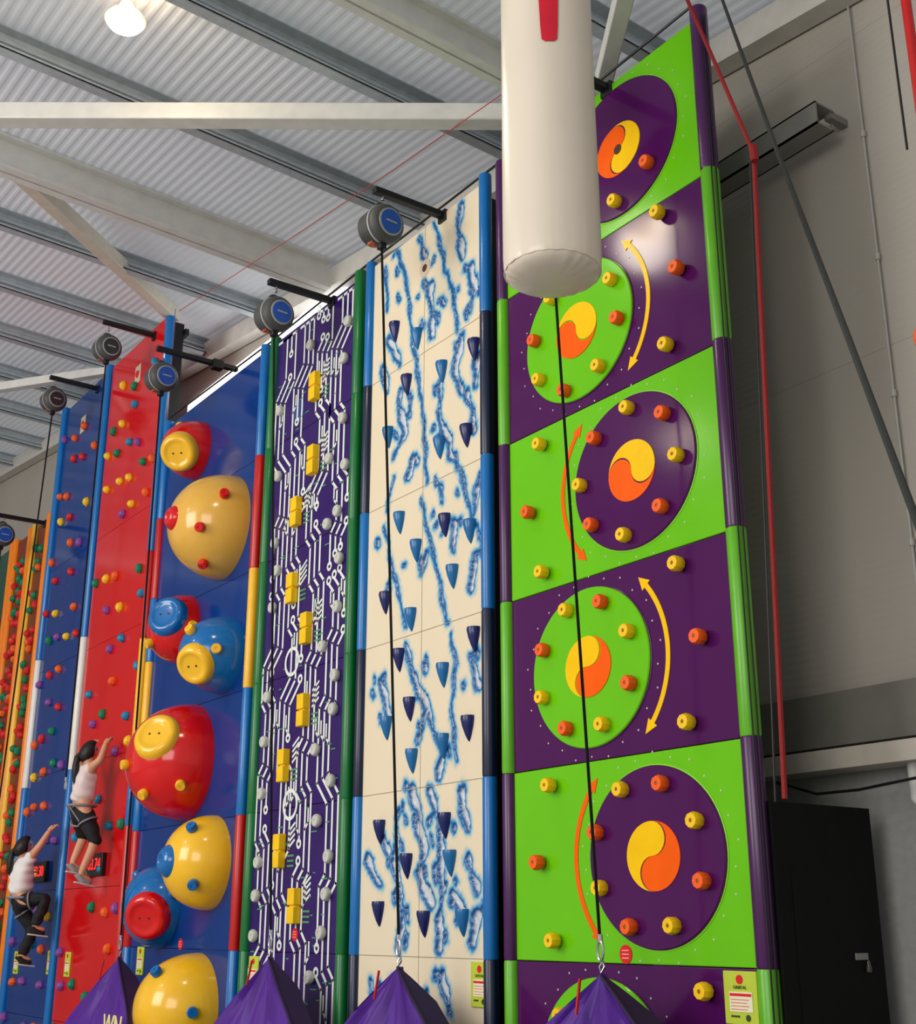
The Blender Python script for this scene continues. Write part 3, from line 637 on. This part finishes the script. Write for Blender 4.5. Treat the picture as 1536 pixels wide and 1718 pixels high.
def gate(u, v, label, Y=4.6, hw=.82, txt=None, drop=.62):
    A = P(u, v, Y); t = thing('belay_gate', label, 'belay gate', (A.x, Y, 0), 'purple belay gates along the wall foot')
    def pt(dx, z, y=0):
        k = (A.z-z)/A.z; return Vector((A.x+dx, Y-.35*k+y, z))
    m = MB(); N = 40; M_ = 36; vs = []; fs = []
    for j in range(N+1):
        z = A.z*(1-(j/N)**1.2) if j < N else 0.0
        d_ = A.z-z; q_ = min(1, d_/drop); w_ = hw*(.85*q_ + .15*math.sin(q_*PI/2)) 
        w_ = max(w_, .012)
        for i in range(M_+1):
            f_ = i/M_*2-1; fold = .022*math.sin(f_*9+1+A.x)+.018*math.sin(f_*19+d_*4+A.x)+.008*math.sin(f_*31-d_*9)
            vs.append(pt(f_*w_, z, fold*min(1, d_*4) - .10*math.cos(f_*PI/2)*min(1, d_*2)))
    nb = len(vs); vs += [v_+Vector((0, .03, 0)) for v_ in vs]
    for j in range(N):
        for i in range(M_):
            a_ = j*(M_+1)+i; fs.append((a_, a_+M_+1, a_+M_+2, a_+1)); fs.append((nb+a_, nb+a_+1, nb+a_+M_+2, nb+a_+M_+1))
        for i in (0, M_):
            a_ = j*(M_+1)+i; fs.append((a_, a_+M_+1, nb+a_+M_+1, nb+a_))
    m.add(vs, fs); m.build('fabric_panel', tarp, t, ang=60)
    edge = [vs[j*(M_+1)+M_] for j in range(N+1)]
    m = MB(); k0 = len(edge)
    m.add(edge + [e_+Vector((.03*min(1, j/8), .14*min(1, j/8), 0)) for j, e_ in enumerate(edge)], [(j, j+1, k0+j+1, k0+j) for j in range(k0-1)])
    m.build('side_flap', tarpd, t, smooth=False)
    MB().tube([e_+Vector((0, -.012, 0)) for e_ in edge], .010, 8).build('piping', tarpd, t)
    MB().tube([pt(0, A.z+.06), pt(.02, A.z+.035), pt(0, A.z+.005), pt(-.02, A.z+.035), pt(0, A.z+.06)], .006, 8).build('anchor_ring', chrome, t)
    p_ = pt(0, A.z-.02, -.14); MB().bar(p_, p_+Vector((0, -.03, -.17)), .012, .012).build('red_lanyard', mat('red_cord', (190, 24, 30), .6), t)
    if txt: 
        q = P(186, 1723, Y-.30); text_mesh(txt, .24, mat('pale_yellow_print', (236, 222, 140), .5), 'lettering', q, t, shear=.2, off=.005)
    return A
def end_of(A): return (A.x, 4.6, A.z+.165)
A = gate(1008, 1634, 'purple belay gate in front of the green and purple wall', hw=.85)
belay(5.3, 6.74, 7.03, 'green and purple wall', end_of(A))
A = gate(668, 1622, 'purple belay gate in front of the cream icy wall', hw=.8)
belay(7.27, 6.74, 7.03, 'cream icy wall', end_of(A))
A = gate(452, 1606, 'purple belay gate in front of the circuit patterned wall', hw=.8)
belay(9.05, 6.72, 7.03, 'circuit patterned wall', end_of(A))
A = gate(200, 1606, 'purple belay gate with yellow lettering left of the lowest yellow dome', hw=.85, txt="WN")
belay(11.65, 7.08, 7.4, 'wall of coloured domes', end_of(A))
belay(13.5, 8.15, 8.48, 'tall red wall', (-13.7, 4.5, 3.1), 1)
belay(15.46, 8.17, 8.48, 'tall blue wall', (-16.0, 4.45, 2.6), 1)
belay(17.2, 6.75, 7.03, 'narrow rust red strip', (-17.3, 4.6, 1.5))
tag(MB().tube([(-4.5, 5.0, 7.16), (-6.5, 5.02, 7.14), (-8.4, 5.0, 7.13), (-10.3, 5.02, 7.13), (-12.8, 5.0, 7.15)], .01, 6).build('cable', black), 'black cable strung along the tops of the lower walls', 'cable')
# ---------------------------------------------------------------- hanging inflatable
d = ray(927, 466); dist = 5.02
zb0 = 1.6 + d.z/math.hypot(d.x, d.y)*dist
hd = Vector((d.x, d.y, 0)).normalized(); BX, BY = (hd*dist).x, (hd*dist).y
R = .22
bag = thing('inflatable_cylinder', 'white inflatable cylinder with red marking hanging in front of the walls', 'inflatable', (BX, BY, zb0))
wv = mat('white_pvc', (230, 218, 200), .32, coat=.2, var=.02, scale=3)
top = zr(-BX)-.35
vs = []; fs = []; n = 150
prof = [(.01, -.03), (R*.4, -.026), (R*.7, -.016), (R*.86, -.002), (R*.95, .012), (R*.985, .026), (R*1.0, .05), (R*1.01, .10), (R*1.01, .3), (R*.99, 1.2), (R*.985, top-zb0-.06), (R*.9, top-zb0-.01), (R*.3, top-zb0)]
for i, (r_, h) in enumerate(prof):
    for k in range(n):
        a = 2*PI*k/n; rr = r_; hh = h
        if 2 <= i <= 7:
            am = [0, 0, .15, .4, .7, .7, .4, .2][i]
            wr = math.sin(a*11+math.sin(a*5)*3)*math.sin(a*4+1)
            rr = r_*(1+am*(.010*wr+.004*math.sin(a*37+math.sin(a*7)*3))); hh = h+am*.004*math.sin(a*13+math.sin(a*3)*4)
        vs.append((BX+rr*math.cos(a), BY+rr*math.sin(a), zb0+hh))
for i in range(len(prof)-1):
    for k in range(n): fs.append((i*n+k, i*n+(k+1) % n, (i+1)*n+(k+1) % n, (i+1)*n+k))
fs.append(tuple(range(n))[::-1]); fs.append(tuple((len(prof)-1)*n+k for k in range(n)))
m = MB(); m.add(vs, fs); m.build('body', wv, bag, ang=60)
MB().tube([(BX+R*.985*math.cos(a), BY+R*.985*math.sin(a), zb0+.022+.002*math.sin(a*23)) for a in [2*PI*k/72 for k in range(73)]], .0035, 6).build('seam_welt', wv, bag)
MB().tube([(BX, BY, top-.02), (BX, BY, zr(-BX, BY)-.02)], .012).build('hanging_rope', black, bag)
m = MB(); th0 = math.atan2(-BY, -BX) + .06; vs = []; nz2 = 20; na = 8
zl0 = 5.46; zl1 = 6.3
for j in range(nz2+1):
    z = zl0+(zl1-zl0)*j/nz2; hwid = .17+.05*min(1, (z-zl0)/.35)
    if j == 0: hwid = .09
    if j == 1: hwid = .16
    z = z if j != 1 else zl0+.012
    for k in range(na+1):
        a = th0+hwid*(k/na*2-1); vs.append((BX+(R+.004)*math.cos(a), BY+(R+.004)*math.sin(a), z))
m.add(vs, [(j*(na+1)+k, j*(na+1)+k+1, (j+1)*(na+1)+k+1, (j+1)*(na+1)+k) for j in range(nz2) for k in range(na)])
m.build('red_marking', mat('crimson_print', (214, 24, 48), .4), bag)
# ---------------------------------------------------------------- ropes, right post
redrope = mat('red_rope', (140, 24, 26), .7, bump=.5, scale=60)
t = thing('safety_rope', 'red rope running down from the top beside the green and purple wall', 'rope', P(1265, 260, 4.3))
MB().tube([P(1135, -40, 4.3), P(1205, 120, 4.3), P(1264, 258, 4.3)], .011).build('upper_rope', redrope, t)
MB().tube([P(1264, 258, 4.3), P(1290, 800, 4.3), P(1316, 1340, 4.3)], .012).build('lower_rope', redrope, t)
MB().tube([P(1262, 245, 4.28), P(1266, 270, 4.28)], .02).build('knot', redrope, t)
MB().tube([P(1258, 265, 4.32), P(1283, 900, 4.32), P(1300, 1345, 4.32)], .005).build('thin_cord', black, t)
tag(MB().tube([P(1195, -45, 4.9), P(1300, 245, 4.5), P(1420, 560, 4.0), P(1560, 935, 3.4)], [.009, .012, .014, .014]).build('safety_rope', mat('grey_rope', (52, 54, 52), .8, bump=.5, scale=60)), 'dark grey rope slanting down across the grey cladding wall', 'rope')
redcord = mat('red_thin_cord', (180, 60, 60), .7)
tag(MB().tube([ZP(300, 522, 8.3), ZP(480, 405, 7.9), ZP(660, 285, 7.6), ZP(860, 145, 7.3)], .004, 6).build('cord', redcord), 'thin red cord stretched under the roof left of the inflatable', 'cord')
tag(MB().tube([P(4, -20, 3), P(14, 80, 3), P(2, 230, 3), P(-8, 400, 3)], .008, 6).build('cord', black), 'dark cord hanging at the top left corner', 'cord')
px_ = P(1536, 180, 4.2)
t = thing('steel_post', 'thin red steel post at the top right corner', 'post', (px_.x, 4.2, 4.6))
MB().tube([(px_.x+.02, 4.2, 4.7), (px_.x+.02, 4.2, 7.25)], .022, 16).build('post', redtube, t)
MB().tube([(px_.x-.035, 4.15, 4.7), (px_.x-.035, 4.15, 7.25)], .006, 6).build('side_cable', black, t)
p = P(1536, 570, 4.2)
tag(MB().lathe((p.x+.02, 4.2, p.z-.05), (0,0,1), [(.01, 0), (.022, .02), (.026, .06), (.012, .1)], 16).build('rope_stopper', orr), 'small orange rope stopper at the right edge', 'stopper')
# ---------------------------------------------------------------- ceiling lights
em = mat('warm_lamp_glow', (255, 228, 180), .4, emit=20)
emr = mat('warm_lamp_rim', (255, 206, 148), .4, emit=1.2)
def lamp(x, y, z, label):
    t = thing('ceiling_light', label, 'ceiling light', (x, y, z))
    MB().lathe((x, y, z), (0,0,1), [(.145, 0), (.15, .01), (.13, .04), (.07, .09), (.05, .15)], 32).build('housing', emr, t)
    MB().tube([(x, y, z+.14), (x, y, zr(-x, y)-.01)], .012).build('hanging_rod', steel, t)
    MB().lathe((x, y, z-.004), (0,0,-1), [(.138, -.01), (.138, 0), (.12, .03), (.085, .055), (.02, .07)], 32).build('lens', em, t)
    l = bpy.data.lights.new('lamp_light', 'SPOT'); l.energy = 75; l.color = (1, .9, .74); l.shadow_soft_size = .25; l.spot_size = math.radians(160); l.spot_blend = .5
    o = bpy.data.objects.new('lamp_light', l); C.objects.link(o); o.location = (x, y, z-.12)
    l = bpy.data.lights.new('lamp_uplight', 'POINT'); l.energy = 12; l.color = (1, .82, .55); l.shadow_soft_size = .1
    o = bpy.data.objects.new('lamp_uplight', l); C.objects.link(o); o.location = (x+.22, y-.05, z+.06)
H = P(1058, 440, 5.0); rd1 = ray(1058, 440); rd1 = Vector((rd1.x, -rd1.y, rd1.z)); d1 = ray(210, 36)
w0 = EYE - H; a_ = d1.dot(d1); b_ = d1.dot(rd1); c_ = rd1.dot(rd1); d_ = d1.dot(w0); e_ = rd1.dot(w0)
tt = (b_*e_-c_*d_)/(a_*c_-b_*b_); q = EYE + d1*tt
print('LAMP', q, zr(-q.x, q.y))
if not (6.5 < q.z < zr(-q.x, q.y)-.2): q = ZP(210, 36, 7.65)
lamp(q.x, q.y, q.z, 'round glowing high bay light at the top left of the roof')
lamp(-12.4, -2.9, zr(12.4, -2.9)-.4, 'round high bay light behind the viewpoint over the far walls')
# ---------------------------------------------------------------- people
skin = mat('skin', (206, 150, 118), .5); hair = mat('black_hair', (24, 20, 20), .5, bump=.5, scale=50)
def skinmesh(verts, radii, edges, root=0, sub=2):
    me = bpy.data.meshes.new('sk'); me.from_pydata([tuple(v) for v in verts], edges, []); o = bpy.data.objects.new('sk', me); C.objects.link(o)
    o.modifiers.new('skin', 'SKIN'); s_ = o.modifiers.new('sub', 'SUBSURF'); s_.levels = sub; s_.render_levels = sub
    for i, r_ in enumerate(radii):
        d_ = me.skin_vertices[0].data[i]; d_.radius = (r_, r_) if not isinstance(r_, tuple) else r_; d_.use_root = (i == root)
    dg = bpy.context.evaluated_depsgraph_get(); m2 = bpy.data.meshes.new_from_object(o.evaluated_get(dg))
    vs = [v.co.copy() for v in m2.vertices]; fs = [tuple(p_.vertices) for p_ in m2.polygons]
    bpy.data.objects.remove(o); return vs, fs
def person(label, O, J, shirt, sleeves, trous, shoe, pony, leg_end=1.0):
    O = Vector(O); t = thing('person', label, 'person', O)
    V = lambda k: Vector(J[k]) + O
    names = ['pelvis', 'waist', 'chest', 'neck', 'head', 'crown', 'shR', 'elR', 'wrR', 'shL', 'elL', 'wrL', 'hipR', 'knR', 'anR', 'toR', 'hipL', 'knL', 'anL', 'toL']
    J['waist'] = tuple(Vector(J['pelvis']).lerp(Vector(J['chest']), .45))
    rad = dict(pelvis=.115, waist=.095, chest=.115, neck=.05, head=.09, crown=.07, shR=.058, elR=.042, wrR=.030, shL=.058, elL=.042, wrL=.030, hipR=.085, knR=.060, anR=.040, toR=.03, hipL=.085, knL=.060, anL=.040, toL=.03)
    E = [('pelvis','waist'),('waist','chest'),('chest','neck'),('neck','head'),('head','crown'),('chest','shR'),('shR','elR'),('elR','wrR'),('chest','shL'),('shL','elL'),('elL','wrL'),('pelvis','hipR'),('hipR','knR'),('knR','anR'),('anR','toR'),('pelvis','hipL'),('hipL','knL'),('knL','anL'),('anL','toL')]
    ix = {k: i for i, k in enumerate(names)}
    vs, fs = skinmesh([V(k) for k in names], [rad[k] for k in names], [(ix[a], ix[q]) for a, q in E])
    m = MB(); m.add(vs, fs)
    for sd_ in ('R', 'L'):
        w_ = V('wr'+sd_); e_ = V('el'+sd_); dd = (w_-e_).normalized(); side = dd.cross(Vector((0,1,0))).normalized()
        f0 = (dd+Vector((0,.5,0))).normalized(); palm = w_+f0*.05
        m.tube([w_-f0*.02, w_+f0*.03, palm], [.026, .034, .03], 10)
        for k, ln in enumerate((.05, .06, .055, .042)):
            b_ = palm + side*(k-1.5)*.018; k1 = b_+f0*ln*.5; k2 = k1+(f0+Vector((0,.9,-.3))).normalized()*ln*.35; k3 = k2+Vector((0,.5,-.8))*ln*.3
            m.tube([b_-f0*.015, k1, k2, k3], [.010, .0095, .009, .007], 6)
        tb = w_+f0*.02 + side*(.028 if sd_ == 'L' else -.028)
        m.tube([tb, tb+f0*.035+side*(.015 if sd_ == 'L' else -.015), tb+f0*.06], [.012, .011, .008], 6)
    hd_ = V('head'); look = Vector(J.get('look', (0, 1, .2))).normalized(); sdv = look.cross(zz).normalized()
    m.tube([hd_+look*.07+zz*.02, hd_+look*.112-zz*.012, hd_+look*.08-zz*.03], [.008, .014, .01], 8)
    for s_ in (-1, 1): m.lathe(hd_+sdv*s_*.078, sdv*s_, [(.028, 0), (.03, .01), (.018, .016)], 10, sc=(1, .6))
    body = m.build('body', skin, t, ang=80)
    for s_ in (-1, 1): MB().lathe(hd_+look*.078+sdv*s_*.032+zz*.018, look, [(.012, 0), (.01, .006), (.004, .009)], 10).build('eye', black, body)
    MB().tube([hd_+look*.088-zz*.045+sdv*.022, hd_+look*.094-zz*.048, hd_+look*.088-zz*.045-sdv*.022], .005, 6).build('mouth', redtube, body)
    def folds(vs, amp):
        return [v_ + Vector((math.sin(v_.z*60+v_.x*25), math.sin(v_.z*52+v_.x*31+1), math.sin(v_.x*40+v_.y*33)*.4))*amp for v_ in vs]
    sv = [V('pelvis')+zz*.01, V('waist'), V('chest'), V('chest').lerp(V('neck'), .55), V('shR'), V('shR').lerp(V('elR'), sleeves), V('shL'), V('shL').lerp(V('elL'), sleeves)]
    vs, fs = skinmesh(sv, [.158, .132, .142, .066, .07, .066, .07, .066], [(0,1),(1,2),(2,3),(2,4),(4,5),(2,6),(6,7)], sub=3)
    m = MB(); m.add(folds(vs, .007), fs); m.build('shirt', shirt, t, ang=80)
    tv = [V('pelvis')+zz*.05, V('pelvis'), V('hipR'), V('knR'), V('knR').lerp(V('anR'), leg_end), V('hipL'), V('knL'), V('knL').lerp(V('anL'), leg_end)]
    vs, fs = skinmesh(tv, [.13, .142, .108, .076, .062, .108, .076, .062], [(0,1),(1,2),(2,3),(3,4),(1,5),(5,6),(6,7)], sub=3)
    m = MB(); m.add(folds(vs, .005), fs); m.build('trousers', trous, t, ang=80)
    for sd_ in ('R', 'L'):
        a_ = V('an'+sd_); o_ = V('to'+sd_); ff = (o_-a_); ff.z *= .4; ff.normalize()
        vs, fs = skinmesh([a_-ff*.03+zz*.0, a_-ff*.02-zz*.045, a_+ff*.07-zz*.05, a_+ff*.14-zz*.055], [.045, .045, .042, .032], [(0,1),(1,2),(2,3)], 1)
        m = MB(); m.add(vs, fs); sh = m.build('shoe', shoe, t, ang=80)
        MB().bar(a_-ff*.06-zz*.085, a_+ff*.165-zz*.085, .07, .016).build('sole', whitehold, sh, bevel=.006)
    back = -look
    m = MB(); N1 = 14; N2 = 28; vs = []; fs = []
    for i in range(N1+1):
        th = PI*i/N1
        for k in range(N2):
            ph = 2*PI*k/N2
            dv = zz*math.cos(th) + (back*math.cos(ph) + sdv*math.sin(ph))*math.sin(th)
            r_ = .110 + .003*math.sin(k*2.3+i)
            ft = -math.cos(ph)*math.sin(th)
            r_ *= 1 - .45*max(0, min(1, (ft-.55)/.3))*max(0, min(1, (th-.9)/.4))
            if th > 2.2: r_ *= 1-.3*(th-2.2)
            vs.append(hd_ + back*.012 + zz*.02 + Vector((dv.x*r_, dv.y*r_, dv.z*r_*1.08)))
    fs = [(i*N2+k, (i+1)*N2+k, (i+1)*N2+(k+1) % N2, i*N2+(k+1) % N2) for i in range(N1) for k in range(N2)]
    m.add(vs, fs); hr = m.build('hair', hair, t, ang=80)
    MB().tube([hd_+back*.09+zz*.03, hd_+back*.13+zz*.0, hd_+back*.14-zz*.1, hd_+back*.14-zz*.2, hd_+back*.13-zz*pony], [.025, .034, .038, .03, .008], 10).build('ponytail', hair, hr)
    c = V('pelvis')+zz*.0
    hb = MB().tube([c+Vector((.156*math.cos(a), .148*math.sin(a), 0)) for a in [k*PI/12 for k in range(25)]], .014, 8).build('harness_belt', mat('grey_harness', (130, 130, 135), .6), t)
    for sd_ in ('R', 'L'):
        m = MB()
        h_ = V('hip'+sd_); k_ = V('kn'+sd_); dd = (k_-h_).normalized(); cc_ = h_.lerp(k_, .35); e1 = dd.cross(Vector((1,0,.1))).normalized(); e2 = dd.cross(e1)
        m.tube([cc_+(e1*math.cos(a)+e2*math.sin(a))*.1 for a in [k*PI/10 for k in range(21)]], .011, 8)
        m.tube([cc_+Vector((0,-.095,0)), c+Vector((0,-.145,0))], .008, 6)
        m.build('leg_strap', mat('grey_harness', (130, 130, 135), .6), hb)
O1 = P(137, 1352, 4.68)
person('climber in pale sleeveless top and black leggings reaching up on the red wall', O1,
 dict(pelvis=(0,0,0), chest=(0,.02,.33), neck=(0,.03,.455), head=(0,.03,.565), crown=(0,.02,.62), shR=(.14,.02,.40), elR=(.28,.06,.46), wrR=(.22,.13,.66), shL=(-.14,.02,.40), elL=(-.30,.02,.50), wrL=(-.24,.12,.69),
  hipR=(.08,.0,-.06), knR=(.19,.12,-.38), anR=(.1,.02,-.72), toR=(.1,.14,-.78), hipL=(-.08,.0,-.06), knL=(-.22,.13,-.32), anL=(-.2,.02,-.60), toL=(-.2,.14,-.65), look=(.2,1,.4)),
 mat('pale_pink_cloth', (222, 204, 200), .8), .12, mat('black_cloth', (22, 22, 26), .8), mat('grey_shoe', (150,150,150), .6), .32, .1)
O2 = P(35, 1506, 4.6)
person('climber in white t-shirt and black trousers stretching one arm up on the blue wall', O2,
 dict(pelvis=(0,0,0), chest=(-.03,-.02,.32), neck=(-.03,-.02,.44), head=(-.03,-.02,.55), crown=(-.03,-.03,.605), shR=(.11,.0,.40), elR=(.25,.08,.57), wrR=(.28,.17,.75), shL=(-.17,-.02,.38), elL=(-.34,.0,.20), wrL=(-.34,.16,.28),
  hipR=(.08,.0,-.05), knR=(.27,.22,-.0), anR=(.26,.1,-.32), toR=(.26,.23,-.36), hipL=(-.08,0,-.07), knL=(.0,.18,-.36), anL=(.02,.06,-.64), toL=(.02,.18,-.68), look=(.25,1,.4)),
 mat('white_cloth', (226, 222, 220), .8), .55, MATS['black_cloth'], mat('black_shoe', (30,30,34), .6), .26, 1.0)
# ---------------------------------------------------------------- light
wd = bpy.data.worlds.new('world'); bpy.context.scene.world = wd; wd.use_nodes = True
wd.node_tree.nodes['Background'].inputs[0].default_value = (1, .98, .95, 1); wd.node_tree.nodes['Background'].inputs[1].default_value = .46
def area(loc, tgt, size, e, col=(1,1,1)):  # unseen area light, added out of frame as fill for the walls
    l = bpy.data.lights.new('area', 'AREA'); l.energy = e; l.size = size; l.color = col; o = bpy.data.objects.new('fill_light', l); C.objects.link(o)
    o.location = loc; o.rotation_euler = (Vector(tgt)-Vector(loc)).to_track_quat('-Z', 'Y').to_euler()
area((-1, -8, 5.6), (-6, 5, 4), 6.5, 680, (1, .96, .9))
area((-11, -8, 6), (-15, 5, 4), 6, 920, (1, .96, .9))
print('SCENE OK', len(bpy.data.objects))
